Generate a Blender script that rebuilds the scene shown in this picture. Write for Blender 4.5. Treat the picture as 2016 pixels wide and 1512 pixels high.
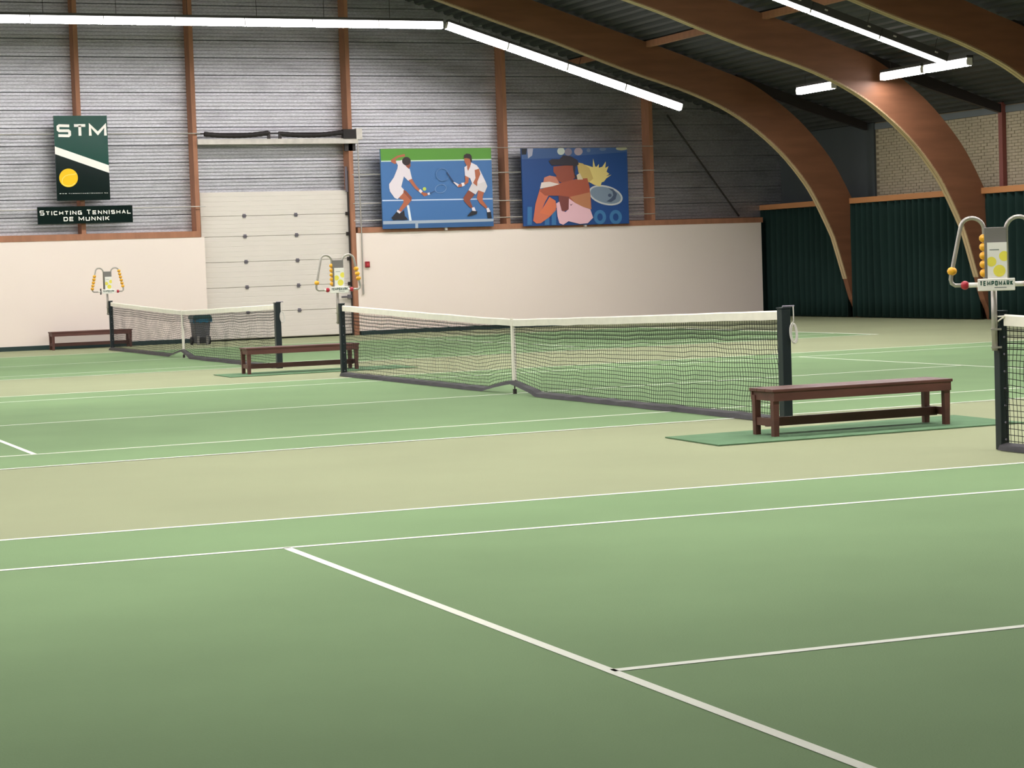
import bpy, bmesh, math, random
from mathutils import Vector, Matrix, noise
random.seed(7)
for o in list(bpy.data.objects): bpy.data.objects.remove(o)
S = bpy.context.scene
C = S.collection
# ------------------------------------------------------------------ camera
CAM = (-9.7427, -22.8961, 1.5278); YAW, PITCH, ROLL, FPX = 0.4017, -0.0565, -0.0337, 4119.82
fw = Vector((math.sin(YAW)*math.cos(PITCH), math.cos(YAW)*math.cos(PITCH), math.sin(PITCH)))
r0 = Vector((math.cos(YAW), -math.sin(YAW), 0)); u0 = r0.cross(fw)
rt = r0*math.cos(ROLL)+u0*math.sin(ROLL); up = u0*math.cos(ROLL)-r0*math.sin(ROLL)
cam = bpy.data.cameras.new('camera'); cam.sensor_fit = 'HORIZONTAL'; cam.sensor_width = 36
cam.lens = FPX/2016*36; cam.clip_end = 300
co = bpy.data.objects.new('camera', cam); C.objects.link(co)
co.matrix_world = Matrix(((rt.x, up.x, -fw.x, CAM[0]), (rt.y, up.y, -fw.y, CAM[1]), (rt.z, up.z, -fw.z, CAM[2]), (0, 0, 0, 1)))
S.camera = co
# ------------------------------------------------------------------ world, exposure (closed hall: the lamps give all the light)
W = bpy.data.worlds.new('world'); S.world = W; W.use_nodes = True
W.node_tree.nodes['Background'].inputs[0].default_value = (0.05, 0.06, 0.07, 1)
W.node_tree.nodes['Background'].inputs[1].default_value = 0.2
S.view_settings.view_transform = 'Standard'; S.view_settings.look = 'None'
S.view_settings.gamma = 1; S.view_settings.use_curve_mapping = False
S.view_settings.exposure = 0.0
LAMP = 125.0; LAMPCOL = (1.0, 0.97, 0.96)
# ------------------------------------------------------------------ materials
def lin(c):
    return tuple(((x/255)/12.92 if x/255 <= .04045 else ((x/255+.055)/1.055)**2.4) for x in c)
MATS = {}
def mat(name, col, rough=.6, metal=0., var=.0, scale=(3, 3, 3), bump=0., bscale=200., spec=.5, coat=0., col2=None, detail=4.):
    """col: albedo in sRGB 0..255; var: strength of a soft noise mix towards col2"""
    if name in MATS: return MATS[name]
    m = bpy.data.materials.new(name); m.use_nodes = True; n = m.node_tree; b = n.nodes['Principled BSDF']
    c = lin(col)+(1,)
    b.inputs['Base Color'].default_value = c; b.inputs['Roughness'].default_value = rough
    b.inputs['Metallic'].default_value = metal; b.inputs['Specular IOR Level'].default_value = spec
    b.inputs['Coat Weight'].default_value = coat
    if var or bump:
        tc = n.nodes.new('ShaderNodeTexCoord'); mp = n.nodes.new('ShaderNodeMapping'); mp.inputs['Scale'].default_value = scale
        n.links.new(tc.outputs['Object'], mp.inputs['Vector'])
    if var:
        nz = n.nodes.new('ShaderNodeTexNoise'); nz.inputs['Scale'].default_value = 1; nz.inputs['Detail'].default_value = detail
        n.links.new(mp.outputs[0], nz.inputs['Vector'])
        rp = n.nodes.new('ShaderNodeValToRGB'); d = lin(col2) if col2 else tuple(x*(1-var) for x in c[:3])
        rp.color_ramp.elements[0].position = .3; rp.color_ramp.elements[1].position = .7
        rp.color_ramp.elements[0].color = d+(1,); rp.color_ramp.elements[1].color = tuple(min(1, x*(1+var*.35)) for x in c[:3])+(1,)
        n.links.new(nz.outputs['Fac'], rp.inputs[0]); n.links.new(rp.outputs[0], b.inputs['Base Color'])
    if bump:
        nb = n.nodes.new('ShaderNodeTexNoise'); nb.inputs['Scale'].default_value = bscale; nb.inputs['Detail'].default_value = 2
        n.links.new(tc.outputs['Object'], nb.inputs['Vector'])
        bp = n.nodes.new('ShaderNodeBump'); bp.inputs['Strength'].default_value = bump; bp.inputs['Distance'].default_value = .01
        n.links.new(nb.outputs['Fac'], bp.inputs['Height']); n.links.new(bp.outputs[0], b.inputs['Normal'])
    MATS[name] = m; return m
def emit(name, col, st):
    m = bpy.data.materials.new(name); m.use_nodes = True; n = m.node_tree
    b = n.nodes['Principled BSDF']; b.inputs['Base Color'].default_value = (.9, .9, .9, 1)
    b.inputs['Emission Color'].default_value = col+(1,); b.inputs['Emission Strength'].default_value = st
    MATS[name] = m; return m
GREEN = mat('green_court_carpet', (122, 148, 105), .92, var=.10, scale=(.5, .5, .5), bump=.25, bscale=120, spec=.15, detail=8)
BEIGE = mat('beige_court_carpet', (147, 152, 119), .92, var=.07, scale=(.5, .5, .5), bump=.25, bscale=120, spec=.15, detail=8)
LINE = mat('white_line_paint', (236, 238, 222), .8, var=.04, scale=(4, 4, 4), spec=.2)
MATG = mat('green_mat_carpet', (100, 130, 98), .95, var=.1, scale=(5, 5, 5), bump=.3, bscale=150, spec=.1)
WHITE = mat('white_wall_paint', (238, 224, 214), .7, var=.02, scale=(.4, .4, .4), spec=.3)
DOORW = mat('pale_door_enamel', (220, 212, 203), .5, var=.02, scale=(1, 1, 20))
HINGE = mat('grey_hinge_steel', (120, 115, 125), .4, .6)
WOOD = mat('brown_painted_timber', (166, 114, 86), .65, var=.18, scale=(8, 8, 2))
GLU = mat('laminated_timber', (131, 87, 63), .5, var=.20, scale=(.8, .8, 5), spec=.35, bump=.03, bscale=40)
SOFF = mat('bounce_lit_laminate_edge', (196, 172, 132), .6, var=.1, scale=(3, 3, 3))  # laminate edge painted paler: floor bounce light put into the colour
RAILW = mat('pale_pine_rail', (190, 130, 82), .6, var=.12, scale=(6, 1, 6))
BRK = mat('whitewashed_brick', (186, 172, 148), .85, var=.12, scale=(3, 3, 3), bump=.4, bscale=60)
MORT = mat('grey_mortar', (138, 126, 106), .95, var=.1, scale=(6, 6, 6))
ROOFM = mat('dark_steel_deck', (66, 68, 70), .6, .2, var=.12, scale=(.4, .4, .4))
DARKW = mat('dark_wall_panel', (72, 78, 82), .7, var=.1, scale=(1, 1, 1))
CURT = mat('dark_green_curtain', (26, 48, 44), .85, var=.15, scale=(.5, 3, .3), spec=.2)
BASEB = mat('dark_green_base', (28, 52, 50), .6)
STEELPOST = mat('red_oxide_steel', (128, 70, 62), .6)
DKSTEEL = mat('dark_steel', (52, 46, 46), .5, .3)
LSTEEL = mat('galvanised_bar', (205, 198, 190), .45, .2, var=.2, scale=(5, 5, 5))
RUBBER = mat('black_spring_wrap', (34, 28, 28), .7)
WIRE = mat('pale_wire', (200, 196, 190), .4, .3)
LHOUS = mat('dark_lamp_housing', (70, 68, 66), .5, .2)
LEMIT = emit('lit_diffuser', LAMPCOL, LAMP); LSIDE = emit('lit_diffuser_side', LAMPCOL, 5.0); LCROSS = emit('lit_diffuser_single_tube', LAMPCOL, LAMP*.65)
NETB = mat('black_net_cord', (24, 26, 26), .8, spec=.2)
NETW = mat('white_net_band', (236, 230, 216), .75, var=.06, scale=(10, 10, 10))
NETT = mat('worn_black_tape', (46, 43, 46), .6, var=.6, scale=(6, 3, 14))
POST = mat('dark_blue_green_post', (22, 34, 40), .4, var=.05, scale=(5, 5, 5))
ROPE = mat('white_cord', (212, 208, 200), .8)
BENCHM = mat('dark_stained_bench_wood', (92, 54, 46), .5, var=.25, scale=(3, 12, 12), bump=.05, bscale=80)
TUBE = mat('aluminium_tube', (176, 170, 162), .35, .5)
PLASTG = mat('grey_plate', (124, 120, 116), .5, .2)
PLASTW = mat('white_plastic', (238, 234, 226), .45)
YEL = mat('yellow_ball', (236, 172, 40), .4)
RED = mat('red_ball', (172, 32, 52), .4)
BLK = mat('black_plastic', (26, 24, 26), .5)
LEMON = mat('lemon_print', (238, 224, 86), .5)
INKG = mat('green_ink', (16, 74, 60), .5)
INKGR = mat('grey_ink', (120, 124, 126), .5)
BINM = mat('grey_bin_plastic', (84, 84, 88), .5)
BINT = mat('dark_teal_lid', (22, 62, 62), .45)
BAG = mat('blue_bin_bag', (34, 96, 122), .35)
REDBOX = mat('red_alarm_plastic', (150, 26, 38), .4)
def steel_mat():
    m = bpy.data.materials.new('galvanised_sheet'); m.use_nodes = True; n = m.node_tree; b = n.nodes['Principled BSDF']
    tc = n.nodes.new('ShaderNodeTexCoord'); geo = n.nodes.new('ShaderNodeNewGeometry')
    mp = n.nodes.new('ShaderNodeMapping'); mp.inputs['Scale'].default_value = (16, 16, 60)
    n.links.new(geo.outputs['Position'], mp.inputs['Vector'])
    a = n.nodes.new('ShaderNodeTexNoise'); a.inputs['Scale'].default_value = 1; a.inputs['Detail'].default_value = 6; a.inputs['Roughness'].default_value = .75
    n.links.new(mp.outputs[0], a.inputs['Vector'])
    r = n.nodes.new('ShaderNodeValToRGB'); e = r.color_ramp.elements
    e[0].position = .30; e[0].color = lin((168, 167, 172))+(1,); e[1].position = .72; e[1].color = lin((232, 230, 236))+(1,)
    n.links.new(a.outputs['Fac'], r.inputs[0])
    mp2 = n.nodes.new('ShaderNodeMapping'); mp2.inputs['Scale'].default_value = (.9, .9, 3.2); n.links.new(geo.outputs['Position'], mp2.inputs['Vector'])
    a2 = n.nodes.new('ShaderNodeTexNoise'); a2.inputs['Scale'].default_value = 1.3; a2.inputs['Detail'].default_value = 5; n.links.new(mp2.outputs[0], a2.inputs['Vector'])
    r2 = n.nodes.new('ShaderNodeValToRGB'); e = r2.color_ramp.elements
    e[0].position = .28; e[0].color = (.35, .34, .36, 1); e[1].position = .5; e[1].color = (1, 1, 1, 1); n.links.new(a2.outputs['Fac'], r2.inputs[0])
    mx = n.nodes.new('ShaderNodeMixRGB'); mx.blend_type = 'MULTIPLY'; mx.inputs[0].default_value = .3
    n.links.new(r.outputs[0], mx.inputs[1]); n.links.new(r2.outputs[0], mx.inputs[2]); n.links.new(mx.outputs[0], b.inputs['Base Color'])
    b.inputs['Metallic'].default_value = .9; b.inputs['Roughness'].default_value = .45
    return m
STEEL = steel_mat()
# ------------------------------------------------------------------ mesh helpers
class MB:
    def __init__(s): s.v = []; s.f = []
    def add(s, v, f):
        k = len(s.v); s.v += [tuple(p) for p in v]; s.f += [tuple(i+k for i in q) for q in f]; return s
    def box(s, a, b):
        (x0, y0, z0), (x1, y1, z1) = a, b
        return s.add([(x0, y0, z0), (x1, y0, z0), (x1, y1, z0), (x0, y1, z0), (x0, y0, z1), (x1, y0, z1), (x1, y1, z1), (x0, y1, z1)],
                     [(0, 3, 2, 1), (4, 5, 6, 7), (0, 1, 5, 4), (1, 2, 6, 5), (2, 3, 7, 6), (3, 0, 4, 7)])
    def prism(s, poly, axis, a, b):
        """extrude a 2D polygon along an axis from a to b"""
        def P(p, t):
            return {'x': (t, p[0], p[1]), 'y': (p[0], t, p[1]), 'z': (p[0], p[1], t)}[axis]
        n = len(poly); v = [P(p, a) for p in poly]+[P(p, b) for p in poly]
        return s.add(v, [tuple(range(n))[::-1], tuple(range(n, 2*n))]+[(i, (i+1) % n, (i+1) % n+n, i+n) for i in range(n)])
    def sheet(s, poly, axis, a, b):
        def P(p, t):
            return {'x': (t, p[0], p[1]), 'y': (p[0], t, p[1]), 'z': (p[0], p[1], t)}[axis]
        n = len(poly); v = [P(p, a) for p in poly]+[P(p, b) for p in poly]
        return s.add(v, [(i, i+1, i+1+n, i+n) for i in range(n-1)])
    def tube(s, pts, r, n=6, cap=True, closed=False):
        pts = [Vector(p) for p in pts]; v = []; f = []; N = len(pts); nrm = None
        for i, p in enumerate(pts):
            if closed: t = pts[(i+1) % N]-pts[i-1]
            else: t = pts[min(i+1, N-1)]-pts[max(i-1, 0)]
            t.normalize()
            if nrm is None:
                nrm = t.orthogonal().normalized()
            nrm = (nrm-t*nrm.dot(t))
            nrm = nrm.normalized() if nrm.length > 1e-6 else t.orthogonal().normalized()
            bn = t.cross(nrm); rr = r[i] if isinstance(r, (list, tuple)) else r
            for k in range(n):
                a = 2*math.pi*k/n; v.append(p+nrm*rr*math.cos(a)+bn*rr*math.sin(a))
        M = N if closed else N-1
        for i in range(M):
            for k in range(n):
                j = (i+1) % N; f.append((i*n+k, i*n+(k+1) % n, j*n+(k+1) % n, j*n+k))
        if cap and not closed: f += [tuple(range(n))[::-1], tuple(range((N-1)*n, N*n))]
        return s.add(v, f)
    def ball(s, c, rx, ry, rz, n=14, m=8):
        v = [(c[0], c[1], c[2]-rz)]; f = []
        for j in range(1, m):
            t = math.pi*j/m
            for i in range(n):
                a = 2*math.pi*i/n
                v.append((c[0]+rx*math.sin(t)*math.cos(a), c[1]+ry*math.sin(t)*math.sin(a), c[2]-rz*math.cos(t)))
        v.append((c[0], c[1], c[2]+rz)); e = len(v)-1
        for i in range(n):
            f.append((0, 1+(i+1) % n, 1+i)); f.append((e, e-n+i, e-n+(i+1) % n))
        for j in range(m-2):
            for i in range(n):
                a = 1+j*n; f.append((a+i, a+(i+1) % n, a+n+(i+1) % n, a+n+i))
        return s.add(v, f)
    def mesh(s, name, m=None, smooth=False):
        me = bpy.data.meshes.new(name); me.from_pydata(s.v, [], s.f); me.update()
        bm = bmesh.new(); bm.from_mesh(me); bmesh.ops.recalc_face_normals(bm, faces=bm.faces); bm.to_mesh(me); bm.free()
        if m: me.materials.append(m)
        if smooth:
            for p in me.polygons: p.use_smooth = True
        return me
    def build(s, name, m, parent=None, smooth=False, bevel=0., **kw):
        o = bpy.data.objects.new(name, s.mesh(name, m, smooth)); C.objects.link(o)
        if bevel:
            bm = bmesh.new(); bm.from_mesh(o.data)
            bmesh.ops.bevel(bm, geom=bm.edges[:], offset=bevel, segments=1, affect='EDGES'); bm.to_mesh(o.data); bm.free()
        if parent: o.parent = parent
        for k, val in kw.items(): o[k] = val
        return o
def link(name, me, parent=None, loc=(0, 0, 0)):
    o = bpy.data.objects.new(name, me); C.objects.link(o); o.location = loc
    if parent: o.parent = parent
    return o
def thing(name, label, cat, loc=(0, 0, 0), rotz=0, group=None):
    o = bpy.data.objects.new(name, None); C.objects.link(o); o.location = loc; o.rotation_euler = (0, 0, rotz)
    o.empty_display_size = .1; o['label'] = label; o['category'] = cat
    if group: o['group'] = group
    return o
def tag(o, label, cat, group=None):
    o['label'] = label; o['category'] = cat
    if group: o['group'] = group
    return o
def struct(o): o['kind'] = 'structure'; return o
# ================================================================== THE SETTING
XW, YW, YN = 18.3, 24.65, -26.5       # end wall plane, back wall sheet plane, near wall
def roof_z(x): return 10.52-.32*abs(x)
# ---- floor
floor = struct(MB().box((-XW, YN, -.2), (XW, YW+.2, 0)).build('floor', BEIGE))
def seg(p, q, x):                     # y on the line p-q at x
    return p[1]+(q[1]-p[1])*(x-p[0])/(q[0]-p[0])
BL = 11.885
L_ = {
 '3d': ((-7.74, -10.33), (-.6, -10.65)), '3s': ((-7.95, -11.65), (-1.63, -12.0)), '3c': ((-6.38, -15.89), (-4.58, -15.97)),
 '2nd': ((-6.94, -5.53), (3.04, -5.32)), '2ns': ((-6.74, -4.26), (3.99, -4.02)), '2c': ((-6.07, -.22), (6.58, .33)),
 '2fs': ((-5.34, 4.2), (9.89, 4.62)), '2fd': ((-5.12, 5.5), (10.69, 5.77)),
 '1nd': ((-4.29, 10.42), (12.15, 10.68)), '1ns': ((-4.13, 11.55), (-1.58, 11.62)), '1c': ((-3.46, 15.58), (-.63, 15.64)), '1fd': ((-2.69, 20.35), (-.55, 20.38))}
def Y_(k, x): return seg(*L_[k], x)
def quadpoly(name, pts, z, m):
    b = MB(); n = len(pts); b.add([(x, y, z) for x, y in pts], [tuple(range(n))]); return b.build(name, m, floor)
def area(ka, kb, off=None):
    a, b_ = -BL-.15, BL+.15
    ya = lambda x: Y_(ka, x); yb = (lambda x: Y_(kb, x)) if kb else (lambda x: Y_(ka, x)+off)
    quadpoly('court_area', [(a, ya(a)), (b_, ya(b_)), (b_, yb(b_)), (a, yb(a))], .002, GREEN)
area('2nd', '2fd'); area('1nd', '1fd'); area('3d', None, -10.97)
def strip(p, q, w=.05):
    p = Vector(p); q = Vector(q); d = (q-p).normalized(); n = Vector((-d.y, d.x))*w/2
    quadpoly('court_line', [tuple(p-n), tuple(q-n), tuple(q+n), tuple(p+n)], .004, LINE)
def xl(k, a=-BL, b=BL, w=.05): strip((a, Y_(k, a)), (b, Y_(k, b)), w)
for k in ('2nd', '2ns', '2fs', '2fd', '1nd', '1ns', '1fd', '3d', '3s'): xl(k)
xl('2c', -6.4, 6.62); xl('1c', -6.4, 6.4); xl('3c', -6.4, 6.4)
strip((-6.40, Y_('3s', -6.4)), (-6.41, -20.0)); strip((6.4, Y_('3s', 6.4)), (6.4, -20))
strip((-6.43, Y_('2ns', -6.43)), (-6.40, Y_('2fs', -6.4))); strip((6.65, Y_('2ns', 6.65)), (6.63, Y_('2fs', 6.63)))
strip((-6.4, 11.5), (-6.4, 19.7)); strip((6.4, 11.8), (6.4, 19.9))
strip((12.03, Y_('1nd', 12.0)), (11.95, Y_('1fd', 12)), .1); strip((12.03, Y_('2nd', 12)), (12, Y_('2fd', 12)), .1)
for k in ('1nd', '2nd'): strip((-12.03, Y_(k, -12)), (-12.03, Y_(k, -12)+10.9), .1)
# ---- back wall
wb = struct(MB().box((-XW, YW+.03, 0), (XW, YW+.2, 10.6)).build('wall_back', DARKW))
MB().box((-XW, 24.2, .1), (2.713, YW+.03, 2.42)).build('lower_wall', WHITE, wb)
MB().box((6.39, 24.2, .1), (17.37, YW+.03, 2.42)).build('lower_wall', WHITE, wb)
struct(MB().box((-XW, 24.17, 0), (2.74, YW, .1)).build('baseboard_left', BASEB)); struct(MB().box((6.42, 24.17, 0), (17.42, YW, .1)).build('baseboard_right', BASEB))
MB().box((-XW, 24.19, 2.42), (2.62, YW, 2.56)).build('timber_sill', WOOD, wb); MB().box((6.44, 24.19, 2.42), (17.42, YW, 2.55)).build('timber_sill', WOOD, wb)
COLS = [-14.3, -10.35, -6.37, -2.63, -.045, 2.59, 6.34, 10.325, 14.29]
for cx in COLS:
    z0 = 2.42 if abs(cx-6.37) > .1 else 0
    if abs(cx-2.59) < .05: z0 = 2.42
    MB().box((cx-.05, 24.22, z0), (cx+.05, YW+.02, roof_z(cx)-.2)).build('column', WOOD, wb)
# liner trays: one object for each sheet-metal tray between two columns
def tray_profile(z0, z1):
    H = z1-z0; p = [(YW+.02, z0), (YW-.015, z0+.012)]
    for k in range(1, 5):
        z = z0+H*k/5
        p += [(YW-.015, z-.014), (YW+.012, z-.006), (YW+.012, z+.004), (YW-.022, z+.012), (YW-.022, z+.03), (YW-.015, z+.036)]
    p += [(YW-.015, z1-.012), (YW+.02, z1-.004)]
    return p
bays = [(-4., -.03), (-.03, 2.61), (2.61, 6.37), (6.37, 10.36), (10.36, 14.33), (14.33, XW)]
TH = .4
for bi, (xa, xb) in enumerate(bays):
    z = 2.56 if bi != 2 else 3.36
    while z < 9.6:
        z1 = z+TH; xm = (10.6-z)/.32
        if xm < xa+.2: break
        MB().sheet(tray_profile(z, z1), 'x', xa, min(xb, xm)).build('panel', STEEL, wb)
        z = z1
MB().box((-XW, YW-.02, 2.56), (-4., YW+.02, 6)).build('panel', STEEL, wb)
# tension wires
def wire(x0, x1, z, y=24.15, r=.011): MB().tube([(x0, y, z), (x1, y, z)], r, 5).build('tension_wire', WIRE, wb)
wire(-6, 2.7, 4.79); wire(-6, 2.75, 3.12)
wire(6.35, 14.4, 3.80, 24.2); wire(6.35, 14.4, 3.115, 24.2); wire(6.35, 14.4, 2.71, 24.2); wire(7.0, 14.4, 4.40, 24.2, .009)
MB().tube([(14.9, 24.5, 5.2), (16.9, 24.5, 2.6)], .022, 6).build('brace', DKSTEEL, wb)
# ---- sectional door
YD = 24.42
door = struct(MB().box((2.70, YD+.05, .03), (6.32, YD+.12, 3.44)).build('door_1', DOORW))
SE = [.04, .648, 1.232, 1.823, 2.415, 2.89, 3.45]
for a, b in zip(SE, SE[1:]):
    m = MB(); n = 5; H = b-a; poly = [(YD+.05, a+.004), (YD+.004, a+.004), (YD, a+.012)]
    for k in range(1, n):
        z = a+H*k/n; poly += [(YD, z-.006), (YD+.004, z), (YD, z+.006)]
    poly += [(YD, b-.012), (YD+.004, b-.004), (YD+.05, b-.004)]
    m.prism(poly, 'x', 2.70, 6.28).build('door_panel', DOORW, door)
hg = MB().box((-.035, -.02, -.045), (.035, 0, .045)).tube([(-.05, -.02, 0), (.05, -.02, 0)], .014, 6).mesh('door_hinge', HINGE)
for z in SE[1:-1]:
    for x in (3.735, 4.985): link('door_hinge', hg, door, (x, YD, z))
    link('door_roller', MB().box((-.04, -.05, -.04), (.05, 0, .04)).mesh('door_roller', DKSTEEL), door, (6.25, YD, z))
MB().box((6.27, YD-.09, 0), (6.32, YD+.1, 3.9)).build('track', DKSTEEL, door); MB().box((6.22, YD-.09, 3.4), (6.27, YD-.05, 4.0)).build('track_end', HINGE, door)
MB().box((6.32, YD-.14, 0), (6.40, YD+.1, 4.6)).build('track_post', DKSTEEL, door)
MB().box((2.63, YD-.3, 4.53), (6.5, YD-.1, 4.65)).build('lintel_bar', LSTEEL, door)
MB().tube([(2.6, YD-.25, 4.78), (6.45, YD-.25, 4.78)], .016, 8).build('shaft', DKSTEEL, door)
for a, b, sg in ((2.80, 4.33, 1), (4.60, 6.13, -1)):
    pts = []
    N = 24
    for i in range(N+1):
        t = i/N; pts.append((a+(b-a)*t, YD-.25, 4.78-.05*math.sin(math.pi*t)+.02*(t-.5)))
    rr = [.055+.006*(i % 2) for i in range(N+1)]
    sp = MB().tube(pts, rr, 10).build('torsion_spring', RUBBER, door)
    xe = b if sg > 0 else a
    MB().box((xe-.03, YD-.29, 4.63), (xe+.03, YD-.21, 4.82)).build('bracket', DKSTEEL, door)
MB().box((6.13, YD-.33, 4.64), (6.45, YD-.17, 4.86)).build('drum', RUBBER, door)
MB().box((6.45, YD-.32, 4.62), (6.60, YD-.18, 4.88)).build('chain_box', LSTEEL, door)
MB().box((6.2, YD-.2, 4.36), (6.46, YD-.1, 4.53)).build('bracket', DKSTEEL, door)
MB().tube([(6.02, YD-.06, .92), (6.22, YD-.06, .92)], .022, 6).box((6.18, YD-.08, .88), (6.3, YD-.02, .97)).build('door_handle', HINGE, door)
# ---- end wall on the right
wr = struct(MB().box((XW, YN, 0), (XW+.2, YW+.2, roof_z(XW)+.02)).build('wall_right', MORT))
MB().box((XW-.05, 20.22, 2.5), (XW, YW, roof_z(XW))).build('dark_panel', DARKW, wr)
bl, bh, bp, bq = .21, .057, .222, .068
bme = []
for j in range(3):
    w = random.Random(j); b = MB().box((0, 0, 0), (.022, bl, bh)); bme.append(b.mesh('brick', BRK))
spots = []
zr = 0; z = 2.80
while z < 4.50:
    y = 13.2+(.111 if zr % 2 else 0)
    while y < 20.0:
        spots.append((y, z)); y += bp
    z += bq; zr += 1
vis = [s for s in spots if not (15.35 < s[0] < 17.0 and s[1] < 4.0-.9*(s[0]-15.35))]
vis.sort(key=lambda s: (s[0] > 14.3 and s[0] < 20.2, -abs(s[0]-16.6)), reverse=True)
keep = set(random.Random(3).sample(vis, 300))
rest = MB()
for i, (y, z) in enumerate(spots):
    dx = random.uniform(.006, .02)
    if (y, z) in keep: link('brick', bme[i % 3], wr, (XW-dx, y, z))
    else: rest.box((XW-dx, y, z), (XW+.002, y+bl, z+bh))
rest.build('brickwork', BRK, wr, kind='stuff')
MB().box((XW-.03, YN, 4.50), (XW, 20.2, 4.64)).build('top_flashing', mat('blue_grey_flashing', (112, 118, 124), .6), wr)
for y in (15.11, 9.81, 4.51, -.79):
    MB().box((XW-.12, y-.07, 2.7), (XW-.02, y+.07, 4.72)).build('steel_post', STEELPOST, wr)
MB().box((17.58, YN, 2.74), (17.74, YW-.02, 2.87)).build('curtain_rail', RAILW, wr)
# ---- other walls, out of view
struct(MB().box((-XW-.2, YN, 0), (-XW, YW+.2, roof_z(XW)+.02)).build('wall_left', WHITE))
struct(MB().box((-XW, YN-.2, 0), (XW, YN, 10.6)).build('wall_front', WHITE))
# ---- ceiling: ribbed steel deck, ribs along the building
def deck(sg):
    p = []; x = 0.; pit = .25; k = 0
    while x < XW+.3:
        for dx, h in ((0, 0), (.09, 0), (.12, .07), (.22, .07)):
            X = x+dx; p.append((sg*X, roof_z(X)+h))
        x += pit
    return p
c = MB(); c.sheet(deck(1), 'y', YN-.2, YW+.2); c.sheet(deck(-1), 'y', YN-.2, YW+.2)
ceil = struct(c.build('ceiling', ROOFM))
for px in (12.3, 6.2, -6.2, -12.3):
    MB().box((px-.06, YN, roof_z(px)-.16), (px+.06, YW, roof_z(px)-.02)).build('purlin', WOOD, ceil)
# ================================================================== LAMINATED ARCHES
INN = [(0, 9.62), (1.5, 9.25), (9.12, 6.78), (9.93, 6.53), (10.81, 6.22), (11.99, 5.82), (13.17, 5.46), (13.99, 5.15), (14.63, 4.83), (15.2, 4.45), (15.78, 3.97),
       (16.28, 3.43), (16.66, 2.90), (17.09, 2.08), (17.2, 1.80), (17.39, 1.19), (17.5, .83), (17.6, .48), (17.74, .2), (17.80, 0)]
OUT = [(0, 10.44), (12.0, 6.62), (13.1, 6.28), (14.13, 5.92), (15.0, 5.60), (15.92, 5.0), (16.5, 4.5), (17.09, 3.83), (17.47, 3.22), (17.64, 2.88), (17.9, 2.2), (17.95, 0)]
def smoothpts(P, n=4):                # Catmull-Rom refinement
    o = []
    for i in range(len(P)-1):
        p0, p1, p2, p3 = (Vector(P[max(i-1, 0)]), Vector(P[i]), Vector(P[i+1]), Vector(P[min(i+2, len(P)-1)]))
        for k in range(n):
            t = k/n; q = .5*((2*p1)+(p2-p0)*t+(2*p0-5*p1+4*p2-p3)*t*t+(3*p1-p0-3*p2+p3)*t**3); o.append((q.x, q.y))
    o.append(P[-1]); return o
inn = INN[:3]+smoothpts(INN[2:], 3)[1:]
out = OUT[:2]+smoothpts(OUT[1:], 3)[1:]
TA = .18
def ribbon(poly_a, poly_b, y0, y1):    # solid between an inner and an outer curve, resampled to equal count
    def res(P, n):
        d = [0]
        for a, b in zip(P, P[1:]): d.append(d[-1]+math.dist(a, b))
        o = []; j = 0
        for k in range(n):
            t = d[-1]*k/(n-1)
            while j < len(P)-2 and d[j+1] < t: j += 1
            u = (t-d[j])/max(1e-9, d[j+1]-d[j]); o.append((P[j][0]+(P[j+1][0]-P[j][0])*u, P[j][1]+(P[j+1][1]-P[j][1])*u))
        return o
    n = 90; A = res(poly_a, n); B = res(poly_b, n); m = MB(); v = []; f = []
    for i in range(n): v += [(A[i][0], y0, A[i][1]), (A[i][0], y1, A[i][1]), (B[i][0], y1, B[i][1]), (B[i][0], y0, B[i][1])]
    for i in range(n-1):
        a = 4*i
        for k in range(4): f.append((a+k, a+(k+1) % 4, a+4+(k+1) % 4, a+4+k))
    f += [(0, 1, 2, 3), (4*n-1, 4*n-2, 4*n-3, 4*n-4)]
    m.add(v, f); return m
half = ribbon(inn, out, -TA, 0)
arch_mes = [half.mesh('half_arch', GLU), MB().add([(-x, y, z) for x, y, z in half.v], half.f).mesh('half_arch', GLU)]
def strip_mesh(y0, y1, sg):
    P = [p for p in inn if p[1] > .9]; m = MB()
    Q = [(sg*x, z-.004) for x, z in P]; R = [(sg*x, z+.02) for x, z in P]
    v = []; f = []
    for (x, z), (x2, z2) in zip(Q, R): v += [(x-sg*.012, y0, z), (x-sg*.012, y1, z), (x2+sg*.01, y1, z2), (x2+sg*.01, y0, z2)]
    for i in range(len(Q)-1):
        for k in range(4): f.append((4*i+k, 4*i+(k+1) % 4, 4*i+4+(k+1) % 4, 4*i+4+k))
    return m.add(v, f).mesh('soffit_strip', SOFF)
soff_mes = [strip_mesh(a, b, sg) for a, b in ((-TA, -.10), (-.08, 0)) for sg in (1, -1)]  # grooved soffit edge as two strips, pale to carry light from the floor
def outrig(sg):
    return MB().prism([(sg*14.6, 5.82), (sg*18.16, 4.68), (sg*18.16, 4.50), (sg*16.3, 5.02), (sg*14.9, 5.52)], 'y', -.15, -.03).mesh('outrigger', DKSTEEL)
out_mes = [outrig(1), outrig(-1)]
alabels = {20.5: 'dark curved timber arch nearest the white back wall, above the sloping lamp row', 15.2: 'orange lit curved timber arch with a lamp butting against it',
           9.9: 'dark curved timber arch cut off by the top right corner'}
for y in (20.5, 15.2, 9.9, 4.6, -.7, -6.0, -11.3, -16.6, -21.9):
    t = thing('timber_arch', alabels.get(y, 'curved timber arch overhead outside the frame'), 'arch', (0, y, 0), 0, 'laminated timber arches')
    for me in arch_mes: link('half_arch', me, t)
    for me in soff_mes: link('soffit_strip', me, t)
    for me in out_mes: link('outrigger', me, t)
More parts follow.
